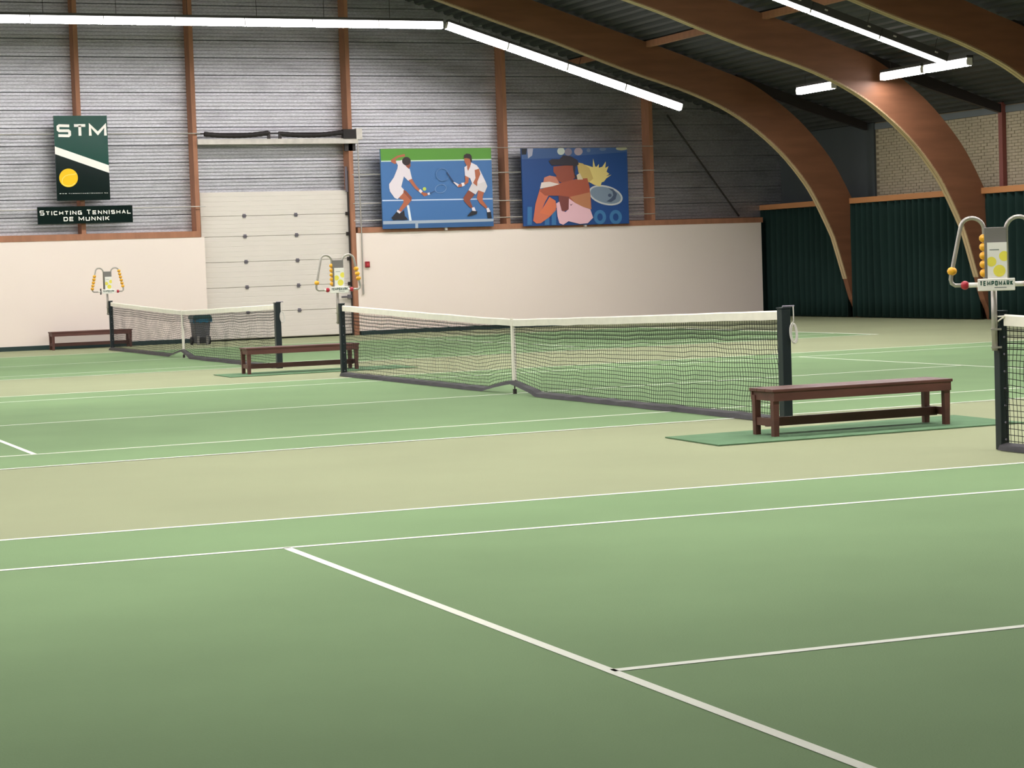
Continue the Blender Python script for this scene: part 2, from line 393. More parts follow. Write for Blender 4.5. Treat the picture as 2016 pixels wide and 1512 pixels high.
# ================================================================== LAMPS
LL = 1.5
def lamp_meshes():
    L = LL/2; sec = [(-.008, -.075), (-.008, .075), (.105, .075), (.122, .02), (.115, -.068)]
    h = MB().prism([(-.035, -.02), (-.035, .13), (.122, .13), (.122, .077), (-.009, .077), (-.009, -.02)], 'x', -L, L)
    d = MB().prism(sec, 'x', -L+.008, L-.008)
    ms = []
    for strong in (LEMIT, LCROSS):
        dm = d.mesh('diffuser', LSIDE); dm.materials.append(strong)      # the tube shines downwards, the sides of the cover glow
        for p in dm.polygons:
            if p.normal.z < -.7: p.material_index = 1
        ms.append(dm)
    k = MB().box((-.03, -.055, .05), (.03, -.036, .075)).mesh('clip', LSTEEL)
    e = MB().prism([(-.012, -.078), (-.012, .077), (.107, .077), (.125, .02), (.118, -.071)], 'x', -.006, .006).mesh('end_cap', PLASTW)
    return h.mesh('lamp_housing', LHOUS), ms, k, e
hme, dmes, kme, eme = lamp_meshes()
ord_ = ['first', 'second', 'third', 'fourth', 'fifth', 'sixth', 'seventh', 'eighth', 'ninth', 'tenth']
def lamp(pos, a, front, label, group, rod=None, cross=False):
    a = Vector(a).normalized(); f = Vector(front).normalized(); u = a.cross(f)
    if u.z < 0: a = -a; u = -u
    t = thing('strip_lamp', label, 'lamp', (0, 0, 0), 0, group)
    t.matrix_world = Matrix(((a.x, f.x, u.x, pos[0]), (a.y, f.y, u.y, pos[1]), (a.z, f.z, u.z, pos[2]), (0, 0, 0, 1)))
    link('lamp_housing', hme, t); link('diffuser', dmes[1 if cross else 0], t)
    for x in (-.47, .47):
        link('clip', kme, t, (x, 0, 0)); link('end_cap', eme, t, (math.copysign(LL/2-.002, x), 0, 0))
        if rod and x > 0: MB().tube([(0, 0, .13), (0, 0, .13+rod)], .006, 5).build('hanger_rod', DKSTEEL, t).location = (x, 0.04, 0)
    return t
def arch_in(x):
    x = abs(x)
    for p, q in zip(inn, inn[1:]):
        if p[0] <= x <= q[0]: return p[1]+(q[1]-p[1])*(x-p[0])/(q[0]-p[0])
    return 9.6
def lamp_row(y, front, name):
    grp = 'strip lamps of the %s' % name; vis1 = name == 'row along the back wall'; vis2 = name == 'row beyond the middle court'
    zf = 6.86; off = .0
    n = 9 if True else 0
    kx = 7.27; px = 1.54
    k = 0
    x = kx-.02-LL/2
    xs = []
    while x > -7.3:
        xs.append(x); x -= px*.975
    for i, x in enumerate(xs):
        lab = '%s level glowing strip lamp left of the bend in the back wall row' % ord_[i].capitalize() if vis1 and i < 7 else 'level strip lamp outside the frame in the %s' % name
        lamp((x, y, zf-off), (1, 0, 0), (0, front, 0), lab, grp, rod=max(.12, arch_in(x)-zf-.16))
    for sg in (1, -1):
        P = Vector((sg*(kx+.07), y, zf)); Q = Vector((sg*13.12, y, 5.05)); d = (Q-P); L = d.length; d.normalize()
        for i in range(4):
            c = P+d*(L*(i+.5)/4)-Vector((0, 0, off))
            lab = 'sloping strip lamp outside the frame in the %s' % name
            if sg > 0 and vis1: lab = '%s sloping glowing strip lamp right of the bend in the back wall row' % ord_[i].capitalize()
            if sg > 0 and vis2 and i >= 1: lab = ['', 'Sloping strip lamp at the top edge, seen edge-on, in front of the lit arch', 'Middle sloping strip lamp seen edge-on, in front of the lit arch', 'Lowest sloping strip lamp seen edge-on, touching the short cross lamp'][i]
            lamp(c, d, (0, front, 0), lab, grp, rod=.22)
lamp_row(20.40, -1, 'row along the back wall'); lamp_row(9.81, 1, 'row beyond the middle court')
lamp_row(4.51, -1, 'row above the middle court'); lamp_row(-6.09, 1, 'row before the middle court'); lamp_row(-11.39, -1, 'row above the near court')
for y, lab in ((17.49, 'short cross lamp half hidden behind the lit arch'), (14.07, 'cross lamp butting against the lit timber arch'), (12.48, 'cross lamp below the end of the edge-on sloping row')):
    for sg in (1, -1):
        lamp((sg*15.05, y, 5.24), (0, 1, 0), (-sg, 0, 0), lab if sg > 0 else 'cross lamp outside the frame at the far left end', 'cross lamps at the hall ends', rod=.2, cross=True)
# ================================================================== CURTAINS
def curtain(y0, y1, label):
    m = MB(); v = []; f = []; n = int((y1-y0)/.02); zs = (.02, .5, 1.1, 1.8, 2.45, 2.735); rnd = random.Random(int(y0*10)); ph = rnd.random()*9
    for i in range(n+1):
        y = y0+(y1-y0)*i/n
        for j, z in enumerate(zs):
            a = .085+.03*noise.noise((y*1.3, z*.3, 4)); q = y+.05*noise.noise((y*.8, z*.6, 2))
            v.append((17.67+a*math.sin(q*2*math.pi/.27+ph+3.5*noise.noise((y*.9, 0, 7))), y, z))
    k = len(zs)
    for i in range(n):
        for j in range(k-1): f.append((i*k+j, (i+1)*k+j, (i+1)*k+j+1, i*k+j+1))
    m.add(v, f); o = m.build('curtain', CURT, None, True)
    sm = o.modifiers.new('thickness', 'SOLIDIFY'); sm.thickness = .006
    tag(o, label, 'curtain', 'green end curtains')
curtain(20.51, 24.62, 'dark green pleated curtain in the corner beside the white wall')
curtain(15.21, 20.31, 'dark green pleated curtain hanging between the two timber arch legs')
curtain(9.91, 15.01, 'dark green pleated curtain right of the lit arch, behind the score counter')
curtain(4.61, 9.71, 'dark green pleated curtain beyond the right edge of the frame')
# ================================================================== NETS
def net(yc, label, x=0., rz=0.):
    rnd = random.Random(int(yc)+50)
    H = 6.2; t = thing('tennis_net', label, 'net', (x, yc, 0), rz, 'tennis nets')
    ZP, ZC = 1.035, .895
    def top(s): a = abs(s)/H; return ZC+(ZP-ZC)*a**1.12
    def bot(s):
        b = .025+.11*max(0, 1-abs(s)/.75)**.8
        return b
    sd = yc*3.1
    def P(s, w):                        # w 0 bottom .. 1 top
        z0, z1 = bot(s), top(s)-.03; z = z0+(z1-z0)*w
        e = math.sin(math.pi*w)**.7
        dz = e*(.026*noise.noise((s*1.1+sd, w*2, 0))+.016*noise.noise((s*3.2+sd, w*4, 5)))
        dx = e*(.05*noise.noise((s*.5+sd, w*1.5, 9))+.02*noise.noise((s*2+sd, w*4, 3)))
        ds = e*.012*noise.noise((s*4+sd, w*6, 11))
        return (dx, s+ds, z+dz)
    nv, nh = 262, 21; mesh_ = MB()
    e = H-.06
    for i in range(nv+1):
        s = -e+2*e*i/nv
        mesh_.tube([P(s, w/14) for w in range(15)], .0024, 3, False)
    for j in range(1, nh):
        w = j/nh; r = .0050 if w > .72 else .0032
        mesh_.tube([P(-e+2*e*i/180, w) for i in range(181)], r, 3, False)
        if w > .72: mesh_.tube([(p[0]+.006, p[1], p[2]+.012) for p in (P(-e+2*e*i/180, w) for i in range(181))], .0025, 3, False)
    mesh_.build('net_mesh', NETB, t, kind='stuff')
    b = MB(); v = []; f = []; N = 120
    for i in range(N+1):
        s = -e-.0+2*e*i/N; z = top(s)+.004*noise.noise((s*1.7+sd, 0, 0)); th = .014+.004*noise.noise((s*2.3, sd, 1)); hh = .085+.006*noise.noise((s*3, sd, 2))
        v += [(-th, s, z-hh), (-th, s, z-.012), (0, s, z), (th, s, z-.012), (th, s, z-hh)]
    for i in range(N):
        for k in range(4): f.append((5*i+k, 5*i+k+1, 5*i+5+k+1, 5*i+5+k))
        f.append((5*i+4, 5*i, 5*i+5, 5*i+9))
    b.add(v, f); b.build('top_band', NETW, t)
    b = MB(); v = []; f = []
    for i in range(N*2+1):
        s = -e+e*i/N; z = bot(s); j_ = .012*noise.noise((s*4, sd, 5)); x = -.03+.03*noise.noise((s*1.2, sd, 8))-.04*(1 if abs(s) > .8 else abs(s)/.8)
        lift = .0 if abs(s) > .8 else z-.02
        v += [(x-.03, s, max(.006, lift+.004+j_*.3)), (x-.012, s, z+.022+j_), (.0, s, z+.036+j_*.8), (x+.012, s, z+.014+j_)]
    for i in range(N*2):
        for k in range(4): f.append((4*i+k, 4*i+(k+1) % 4, 4*i+4+(k+1) % 4, 4*i+4+k))
    b.add(v, f); b.build('bottom_tape', NETT, t)
    cs = MB().prism([(-.02, -.025), (.02, -.025), (.02, .025), (-.02, .025)], 'z', .14, ZC+.006)
    cs.build('centre_strap', NETW, t)
    MB().box((-.018, -.018, .0), (.018, .018, .06)).tube([(0, 0, .05), (0, 0, .15)], .008, 6).build('strap_anchor', DKSTEEL, t)
    for sg in (1, -1):
        w = .038 if sg > 0 else .046
        p = MB().box((-w, sg*H-w, 0), (w, sg*H+w, 1.05)).build('post', POST, t, bevel=.005)
        MB().box((-w-.004, sg*H-w-.004, 1.05), (w+.004, sg*H+w+.004, 1.062)).build('post_cap', POST, p)
        lc = MB()
        for k in range(7):
            z = .08+.13*k; lc.ball((0, sg*(H-w-.008), z), .010, .010, .009, 6, 4)
        lc.build('lacing_hook', HINGE, p, kind='stuff')
    # cord tied off at the winch post
    MB().tube([(-.02, -H-.01, 1.070), (.095, -H-.03, 1.070)], .008, 6).build('winch_pin', HINGE, t)
    pts = [(.064, -H-.066, 1.068), (.064, -H-.068, 1.0), (.062, -H-.07, .93)]
    for i in range(4*18+1):
        a = math.pi/2-2*math.pi*i/18; k = i/18
        pts.append((.052+.005*k+.034*math.cos(a), -H-.062-.006*math.sin(k*2.1)+.01*math.sin(a), .825+.006*math.sin(k*3)+.088*math.sin(a)))
    MB().tube(pts, .0055, 5).build('rope_coil', ROPE, t)
    return t
net(15.8, 'farthest net, in front of the white wall and pale door'); net(0, 'long net across the middle of the picture, bench at its right post', .0175, .0101)
n3 = net(-15.9, 'nearest net, only its left post and end showing at the right edge', -.085)
# maker marks and tied end of the band on the near post
mk = MB(); ang = [2*math.pi*i/18 for i in range(18)]
mk.add([(-.0392, 6.2+.03*math.cos(a), .958+.028*math.sin(a)) for a in ang], [tuple(range(18))])
mk.build('printed_ball_mark', mat('pale_grey_ink', (206, 206, 200), .5), n3)
for z0, z1 in ((.955, 1.02), (1.015, 1.02)):
    MB().tube([(-.042, 6.21, z0), (-.042, 6.16, (z0+z1)/2), (-.014, 6.12, z1)], .006, 6).build('tie_cord', NETW, n3)
# ================================================================== stroke lettering
GL = {'S': [[(1, .97), (.12, 1), (0, .9), (0, .6), (.1, .5), (.9, .5), (1, .4), (1, .1), (.9, 0), (0, .03)]], 'T': [[(0, 1), (1, 1)], [(.5, 1), (.5, 0)]], 'M': [[(0, 0), (0, 1), (.5, .22), (1, 1), (1, 0)]],
      'I': [[(.5, 0), (.5, 1)]], 'C': [[(1, 1), (.1, 1), (0, .9), (0, .1), (.1, 0), (1, 0)]], 'H': [[(0, 0), (0, 1)], [(1, 0), (1, 1)], [(0, .5), (1, .5)]], 'N': [[(0, 0), (0, 1), (1, 0), (1, 1)]],
      'G': [[(1, .95), (.9, 1), (.1, 1), (0, .9), (0, .1), (.1, 0), (1, 0), (1, .45), (.5, .45)]], 'E': [[(1, 1), (0, 1), (0, 0), (1, 0)], [(0, .5), (.9, .5)]], 'A': [[(0, 0), (.5, 1), (1, 0)], [(.2, .33), (.8, .33)]],
      'L': [[(0, 1), (0, 0), (1, 0)]], 'D': [[(0, 0), (0, 1), (.8, 1), (1, .82), (1, .18), (.8, 0), (0, 0)]], 'U': [[(0, 1), (0, .1), (.1, 0), (.9, 0), (1, .1), (1, 1)]], 'K': [[(0, 0), (0, 1)], [(1, 1), (.05, .48)], [(.25, .6), (1, 0)]],
      'W': [[(0, 1), (.25, 0), (.5, .85), (.75, 0), (1, 1)]], 'P': [[(0, 0), (0, 1), (.9, 1), (1, .9), (1, .55), (.9, .45), (0, .45)]], 'O': [[(.1, 0), (0, .1), (0, .9), (.1, 1), (.9, 1), (1, .9), (1, .1), (.9, 0), (.1, 0)]],
      'R': [[(0, 0), (0, 1), (.9, 1), (1, .9), (1, .55), (.9, .45), (0, .45)], [(.5, .45), (1, 0)]], '.': [[(.4, 0), (.6, 0)]]}
NARROW = {'I': .22, '.': .25, 'M': 1.15, 'W': 1.2}
def ribbon2(Q, th, y, m):
    """mitred flat ribbon along 2D points"""
    Q = [Vector(q) for q in Q]; n = len(Q); L = []; R = []
    if (Q[0]-Q[-1]).length < 1e-6: closed = True; Q = Q[:-1]; n -= 1
    else: closed = False
    for i in range(n):
        p, q, r = Q[(i-1) % n], Q[i], Q[(i+1) % n]
        if not closed and i == 0: d = (r-q).normalized(); nn = Vector((-d.y, d.x)); c = q; k = 1
        elif not closed and i == n-1: d = (q-p).normalized(); nn = Vector((-d.y, d.x)); c = q; k = 1
        else:
            d1 = (q-p).normalized(); d2 = (r-q).normalized(); n1 = Vector((-d1.y, d1.x)); n2 = Vector((-d2.y, d2.x)); nn = n1+n2
            nn = nn.normalized() if nn.length > 1e-6 else n1; k = min(1.9, 1/max(.2, nn.dot(n1))); c = q
        L.append(c+nn*th/2*k); R.append(c-nn*th/2*k)
    f = [(i, (i+1) % n, (i+1) % n+n, i+n) for i in range(n if closed else n-1)]
    m.add([(p.x, y, p.y) for p in L+R], f)
def lettering(text, x0, x1, z0, z1, y, th, ink_, parent, big=None, gap=.3, joined=False):
    """flat stroke letters in the XZ plane at depth y, filling x0..x1; big = letters that stand taller"""
    ws = [.42 if ch == ' ' else NARROW.get(ch, .9)*(1.15 if big and i in big else 1) for i, ch in enumerate(text)]
    tot = sum(ws)+gap*(len(ws)-1); k = (x1-x0)/tot; x = x0; allm = MB()
    for i, ch in enumerate(text):
        w = ws[i]*k; hz = (z1-z0)*(1.2 if big and i in big else 1)
        if ch != ' ':
            m = allm if joined else MB()
            for pl in GL[ch]:
                ribbon2([(x+th/2+p[0]*(w-th), z0+th/2+p[1]*(hz-th)) if ch not in 'I' else (x+w/2, z0+p[1]*hz) for p in pl], th, y, m)
            if not joined: m.build('letter', ink_, parent)
        x += w+gap*k
    if joined: allm.build('small_lettering', ink_, parent, kind='stuff')
# ================================================================== SCORE COUNTERS
RB = (.037, .037, .033)
def counter(loc, label, lo, ro, il, ir, redl, redr, dark=False, rz=0.):
    t = thing('score_counter', label, 'score counter', loc, rz, 'ball score counters on the net posts')
    MB().tube([(0, 0, .76), (0, 0, 1.30)], .023, 10).build('pole', TUBE, t, True)
    for z in (.778, .915): MB().box((-.028, -.027, z), (.05, .027, z+.014)).build('clamp', TUBE, t)
    c = .018
    for sg in (-1, 1):
        pts = [(c+sg*.080, .02, 1.31), (c+sg*.080, .02, 1.66)]
        for i in range(1, 12):
            a = math.pi*i/12; pts.append((c+sg*(.1675-.0875*math.cos(a)), .02-.02*i/12, 1.675+.02*i/12+.085*math.sin(a)))
        pts += [(c+sg*.260, 0, 1.68), (c+sg*.328, 0, 1.36), (c+sg*.336, 0, 1.31), (c+sg*.329, 0, 1.28), (c+sg*.304, 0, 1.262), (c+sg*.145, 0, 1.262)]
        MB().tube(pts, .016, 8).build('bent_tube', TUBE, t, True)
        MB().tube([(c+sg*.13, 0, 1.262), (c+sg*.215, 0, 1.262)], .019, 10).build('sleeve', PLASTW, t, True)
    P = MB().box((c-.083, -.02, 1.29), (c+.083, .005, 1.695)).build('back_plate', PLASTG, t, bevel=.004)
    Q = MB().box((c-.062, -.036, 1.30), (c+.083, -.022, 1.58)).build('print_plate', PLASTW, t)
    def disc(x, z, r, m, lo_=-9, hi_=9):
        pts = [(min(hi_, max(lo_, x+r*math.cos(2*math.pi*i/22))), -.0372, z+r*math.sin(2*math.pi*i/22)) for i in range(22)]
        MB().add(pts, [tuple(range(22))]).build('printed_ball', m, Q)
    disc(c+.025, 1.365, .045, LEMON); disc(c-.033, 1.435, .037, LEMON, c-.062); disc(c+.062, 1.475, .038, LEMON, -9, c+.083)
    MB().add([(c-.045, -.0374, 1.522), (c+.025, -.0374, 1.522), (c+.025, -.0374, 1.528), (c-.045, -.0374, 1.528)], [(0, 1, 2, 3)]).build('small_print', INKGR, Q)
    B = MB().box((c-.138, -.058, 1.215), (c+.138, -.040, 1.308)).build('name_plate', PLASTW, t, bevel=.004)
    lettering('TEMPOMARK', c-.123, c+.123, 1.254, 1.291, -.0595, .0080, INKG, B, gap=.24)
    MB().add([(c-.015, -.0595, 1.236), (c+.075, -.0595, 1.236), (c+.075, -.0595, 1.242), (c-.015, -.0595, 1.242)], [(0, 1, 2, 3)]).build('small_print', INKGR, B)
    bm_ = MB().ball((0, 0, 0), *RB).mesh('counting_ball', YEL, True); rm = MB().ball((0, 0, 0), .034, .034, .034).mesh('counting_ball', RED, True)
    def bead(x, y, z, me): link('counting_ball', me, t, (x, y, z))
    def side(sg, ts):
        for z in ts: bead(c+sg*(.260+.068*(1.68-z)/.32), 0, z, bm_)
    side(-1, lo); side(1, ro)
    for z in il: bead(c-.083, .02, z, bm_)
    for z in ir: bead(c+.083, .02, z, bm_)
    if redl: bead(c-redl, 0, 1.262, rm)
    if redr: bead(c+redr, 0, 1.262, rm)
    if dark: MB().box((c-.165, -.03, 1.20), (c-.148, .03, 1.33)).build('stop', BLK, t)
inner5 = [1.35+.066*k for k in range(5)]
counter((-.148, -9.715, 0), 'nearest score counter at the right edge, red ball left of its name plate', [1.372], [1.372], inner5, [], .232, .232, rz=-.60)
counter((-.085, 6.245, 0), 'middle score counter with three yellow balls on its right arm', [1.372], [1.42, 1.49, 1.56], inner5, [], .165, .2)
counter((-.055, 22.03, 0), 'smallest score counter with both outer arms full of yellow balls', [1.33+.066*k for k in range(5)], [1.37+.066*k for k in range(6)], [], [], 0, .215, True)
# ================================================================== BENCHES AND MATS
def bench(loc, label, rz=0):
    t = thing('bench', label, 'bench', loc, rz, 'dark wooden benches')
    L, D, H = .86, .155, .40
    lg = MB().prism([(-.026, .0), (.022, .0), (.03, .34), (-.03, .34)], 'y', -.025, .025)
    me = lg.mesh('leg', BENCHM)
    for sx in (-1, 1):
        for sy in (-1, 1):
            link('leg', me, t, (sx*L, sy*D, 0))
        MB().box((sx*L-.02, -D-.03, .30), (sx*L+.02, D+.03, .375)).build('end_rail', BENCHM, t)
        MB().box((sx*L-.018, -D, .085), (sx*L+.018, D, .15)).build('end_stretcher', BENCHM, t)
    for sy in (-1, 1): MB().box((-L-.03, sy*(D+.03)-.012, .30), (L+.03, sy*(D+.03)+.012, .375)).build('apron', BENCHM, t)
    MB().box((-L, -.02, .075), (L, .02, .15)).build('long_stretcher', BENCHM, t)
    for k in range(3):
        y = -.205+.1375*k; MB().box((-L-.045, y, .375), (L+.045, y+.131, .402)).build('seat_board', BENCHM, t, bevel=.004)
bench((.04, -7.39, .012), 'nearest wooden bench on a green mat right of the middle net')
bench((-.13, 8.05, .012), 'wooden bench behind the left post of the middle net')
bench((-.10, 23.75, 0), 'small far bench standing against the white back wall')
def floormat(pts, label):
    v = [(x, y, 0.003) for x, y in pts]+[(x, y, .012) for x, y in pts]
    o = MB().add(v, [(3, 2, 1, 0), (4, 5, 6, 7), (0, 1, 5, 4), (1, 2, 6, 5), (2, 3, 7, 6), (3, 0, 4, 7)]).build('floor_mat', MATG)
    tag(o, label, 'mat', 'green mats under the benches')
floormat([(-1.56, -7.90), (1.50, -7.86), (1.56, -6.72), (-1.52, -6.87)], 'green carpet mat under the nearest bench')
floormat([(-1.42, 7.42), (1.6, 7.5), (1.6, 8.55), (-1.40, 8.45)], 'green carpet mat under the bench behind the middle net post')
# ================================================================== BIN
bn = thing('wheeled_bin', 'grey wheeled bin with teal lid and blue bag behind the far net', 'bin', (2.15, 22.75, 0)); bn.scale = (.84, .84, 1)
b = MB(); lo_, hi_ = (.175, .20), (.225, .25)
v = [(-.175, -.2, .03), (.175, -.2, .03), (.175, .2, .03), (-.175, .2, .03), (-.22, -.25, .58), (.22, -.25, .58), (.22, .25, .58), (-.22, .25, .58)]
b.add(v, [(0, 3, 2, 1), (0, 1, 5, 4), (1, 2, 6, 5), (2, 3, 7, 6), (3, 0, 4, 7), (4, 5, 6, 7)]).build('body', BINM, bn, bevel=.012)
MB().box((-.09, -.235, .03), (.07, -.2, .17)).build('recess', BLK, bn)
for x in (-.13, .11): MB().box((x-.03, -.245, 0), (x+.03, -.2, .2)).build('foot', PLASTG, bn)
for x in (-.22, .26): MB().tube([(x-.025, .12, .09), (x+.025, .12, .09)], .09, 14).build('wheel', BLK, bn)
g = MB(); ring = []
for i in range(40):
    a = 2*math.pi*i/40; rx = .235+.012*math.sin(7*a)+(.03 if math.cos(a) > .6 else 0); ring.append((max(-.245, min(.27, 1.3*rx*math.cos(a))), max(-.27, min(.27, 1.3*rx*math.sin(a)))))
n = len(ring); vv = [(x, y, .50+.02*math.sin(i*1.7)) for i, (x, y) in enumerate(ring)]+[(x*1.02, y*1.02, .575) for x, y in ring]
g.add(vv, [(i, (i+1) % n, (i+1) % n+n, i+n) for i in range(n)]+[tuple(range(n, 2*n))]).build('bin_bag', BAG, bn)
MB().prism([(-.25, .57), (.26, .57), (.25, .63), (.2, .665), (-.22, .665), (-.26, .62)], 'y', -.27, .27).build('lid', BINT, bn, bevel=.01)
# ================================================================== SIGNS, ALARM, CONDUIT
def ink(c, rough=.5): return mat('print_%d_%d_%d' % c, c, rough)
SG = lambda c: mat('gloss_%d_%d_%d' % c, c, .12, spec=.3)
def homog(src):                        # maps crop points to unit square (u right, v up) from corners TL TR BR BL
    dst = [(0, 1), (1, 1), (1, 0), (0, 0)]; A = []
    for (x, y), (u, v) in zip(src, dst):
        A.append([x, y, 1, 0, 0, 0, -u*x, -u*y, u]); A.append([0, 0, 0, x, y, 1, -v*x, -v*y, v])
    n = 8
    for i in range(n):
        p = max(range(i, n), key=lambda r: abs(A[r][i])); A[i], A[p] = A[p], A[i]
        for r in range(n):
            if r != i:
                f = A[r][i]/A[i][i]
                for c_ in range(i, 9): A[r][c_] -= f*A[i][c_]
    h = [A[i][8]/A[i][i] for i in range(n)]
    def f(x, y):
        w = h[6]*x+h[7]*y+1; return ((h[0]*x+h[1]*y+h[2])/w, (h[3]*x+h[4]*y+h[5])/w)
    return f
class Print:
    """a flat printed board: shapes are laid on it as thin ink layers"""
    def __init__(s, t, corners, x0, x1, z0, z1, y, board):
        s.t = t; s.f = homog(corners); s.x0, s.x1, s.z0, s.z1 = x0, x1, z0, z1; s.y = y; s.k = 0; s.board = board
    def P(s, p):
        u, v = s.f(*p); u = min(1, max(0, u)); v = min(1, max(0, v)); return (s.x0+u*(s.x1-s.x0), s.z0+v*(s.z1-s.z0))
    def layer(s): s.k += 1; return s.y-.0012-.0007*s.k
    def poly(s, name, pts, m):
        y = s.layer(); Q = [s.P(p) for p in pts]
        b = MB().add([(x, y, z) for x, z in Q], [tuple(range(len(Q)))])
        return b.build(name, m, s.board)
    def ell(s, name, c, rx, ry, m, tilt=0, n=26):
        return s.poly(name, s.epts(c, rx, ry, tilt, n), m)
    def epts(s, c, rx, ry, tilt=0, n=26):
        o = []
        for i in range(n):
            a = 2*math.pi*i/n; x, y = rx*math.cos(a), ry*math.sin(a); o.append((c[0]+x*math.cos(tilt)-y*math.sin(tilt), c[1]+x*math.sin(tilt)+y*math.cos(tilt)))
        return o
    def ring(s, name, c, rx, ry, w, m, tilt=0, n=30):
        y = s.layer(); A = [s.P(p) for p in s.epts(c, rx, ry, tilt, n)]; B = [s.P(p) for p in s.epts(c, rx-w, ry-w, tilt, n)]
        b = MB().add([(x, y, z) for x, z in A+B], [(i, (i+1) % n, (i+1) % n+n, i+n) for i in range(n)]); return b.build(name, m, s.board)
    def line(s, name, pts, w, m):
        y = s.layer(); b = MB()
        for p, q in zip(pts, pts[1:]):
            d = Vector((q[0]-p[0], q[1]-p[1])).normalized(); n = Vector((-d.y, d.x))*w/2
            Q = [s.P((p[0]-n.x, p[1]-n.y)), s.P((q[0]-n.x, q[1]-n.y)), s.P((q[0]+n.x, q[1]+n.y)), s.P((p[0]+n.x, p[1]+n.y))]
            b.add([(x, y, z) for x, z in Q], [(0, 1, 2, 3)])
        return b.build(name, m, s.board)
# --- STM sign
t = thing('club_sign', 'tall green STM sign with a yellow tennis ball on the steel wall', 'sign', (0, 24.1, 3.3))
def loc_board(t, x0, x1, z0, z1, y, th, m, name='board'):
    o = MB().box((x0, y, z0), (x1, y+th, z1)).build(name, m, t); o.location = -Vector(t.location); return o
x0, x1, z0, z1 = -.64, .553, 3.307, 5.194
bd = loc_board(t, x0, x1, z0, z1, 24.08, .06, SG((8, 27, 24)))
pr = Print(t, [(535, 140), (1060, 138), (1098, 970), (578, 985)], x0, x1, z0, z1, 24.08, bd)
pr.poly('green_field', [(535, 140), (1060, 138), (1087, 640), (548, 455)], SG((6, 68, 56)))
pr.poly('white_stripe', [(548, 445), (1086, 630), (1090, 705), (550, 522)], SG((245, 240, 232)))
pr.ell('printed_ball', (688, 757), 92, 92, SG((244, 196, 40)))
pr.line('ball_seam', [(768, 712), (735, 722), (690, 726), (655, 738), (630, 765), (624, 795), (634, 822), (655, 834), (690, 838), (725, 830), (752, 808)], 7, SG((250, 222, 120)))
WL = SG((246, 242, 234)); q = pr.P
yl = 24.08-.008
a = q((572, 355)); b_ = q((1056, 222)); lettering('STM', a[0], b_[0], a[1], b_[1], yl, .062, WL, bd, gap=.12)
a = q((598, 917)); b_ = q((1075, 899)); lettering('WWW.TENNISHALDEMUNNIK.NL', a[0], b_[0], a[1], b_[1], yl, .008, WL, bd, joined=True)
t = thing('name_sign', 'long dark green sign below the tall club sign', 'sign', (0, 24.1, 2.79))
x0, x1, z0, z1 = -1.088, 1.043, 2.794, 3.178
bd = loc_board(t, x0, x1, z0, z1, 24.08, .06, SG((8, 27, 24)))
lettering('STICHTING TENNISHAL', x0+.045, x1-.035, 2.99, 3.08, yl, .020, WL, bd, {0, 10})
lettering('DE MUNNIK', x0+.57, x1-.53, 2.85, 2.945, yl, .020, WL, bd)
# --- poster one: doubles players
skin = ink((176, 100, 72)); skin2 = ink((140, 74, 56)); wht = ink((226, 216, 222)); hair = ink((46, 34, 36)); shoe = ink((34, 34, 42))
t = thing('doubles_poster', 'wall poster of two players in white on a blue court', 'poster', (8.55, 24.1, 2.5))
x0, x1, z0, z1 = 7.03, 9.875, 2.496, 4.387
bd = loc_board(t, x0, x1, z0, z1, 24.09, .05, ink((66, 112, 168)), 'canvas')
pr = Print(t, [(65, 182), (1740, 167), (1760, 1322), (130, 1388)], x0, x1, z0, z1, 24.09, bd)
pr.poly('green_court', [(65, 180), (1740, 165), (1740, 335), (80, 365)], ink((88, 148, 52)))
pr.poly('court_line', [(80, 362), (1740, 332), (1742, 350), (82, 380)], ink((196, 218, 206)))
pr.poly('court_line', [(105, 957), (1752, 915), (1752, 933), (105, 976)], ink((190, 208, 232)))
pr.poly('court_line', [(482, 1030), (515, 1030), (577, 1390), (540, 1390)], ink((224, 232, 240)))
pr.poly('court_shade', [(127, 1310), (1757, 1245), (1760, 1325), (130, 1390)], ink((50, 92, 142)))
pr.poly('net_band', [(125, 1272), (1755, 1214), (1757, 1252), (127, 1320)], ink((164, 176, 192)))
pr.poly('net_band', [(610, 1285), (650, 1285), (654, 1390), (612, 1390)], ink((164, 176, 192)))
pr.poly('arm', [(228, 350), (330, 285), (440, 258), (448, 296), (350, 312), (300, 340), (322, 385), (300, 415), (240, 385)], skin)
pr.poly('leg', [(425, 795), (470, 820), (555, 915), (548, 970), (500, 960), (430, 880)], skin2)
pr.poly('leg', [(390, 860), (440, 850), (540, 960), (520, 1000), (420, 1100), (392, 1135), (355, 1110), (430, 990), (430, 955), (360, 925)], skin)
pr.poly('shorts', [(213, 775), (330, 790), (380, 745), (432, 795), (425, 850), (340, 942), (296, 925), (225, 830)], wht)
pr.poly('shirt', [(305, 375), (400, 350), (440, 425), (520, 490), (555, 635), (500, 668), (432, 600), (392, 760), (330, 795), (212, 785), (208, 720), (280, 615), (332, 480), (338, 430)], wht)
pr.poly('face', [(455, 420), (530, 385), (532, 445), (505, 486), (465, 450)], skin2)
pr.ell('hair', (468, 368), 66, 64, hair)
pr.poly('arm', [(503, 657), (552, 635), (612, 730), (672, 798), (722, 838), (782, 848), (792, 880), (742, 898), (690, 852), (600, 782)], skin)
pr.poly('wristband', [(655, 818), (680, 788), (716, 820), (690, 852)], wht)
pr.poly('shoe', [(248, 1222), (330, 1128), (382, 1148), (440, 1105), (452, 1190), (500, 1242), (430, 1252), (340, 1250), (280, 1258)], shoe)
pr.poly('sock', [(337, 1098), (392, 1132), (372, 1157), (330, 1132)], wht)
pr.ell('ball', (743, 786), 26, 26, ink((196, 214, 90)))
pr.poly('racket_grip', [(785, 846), (820, 838), (827, 868), (796, 878)], wht)
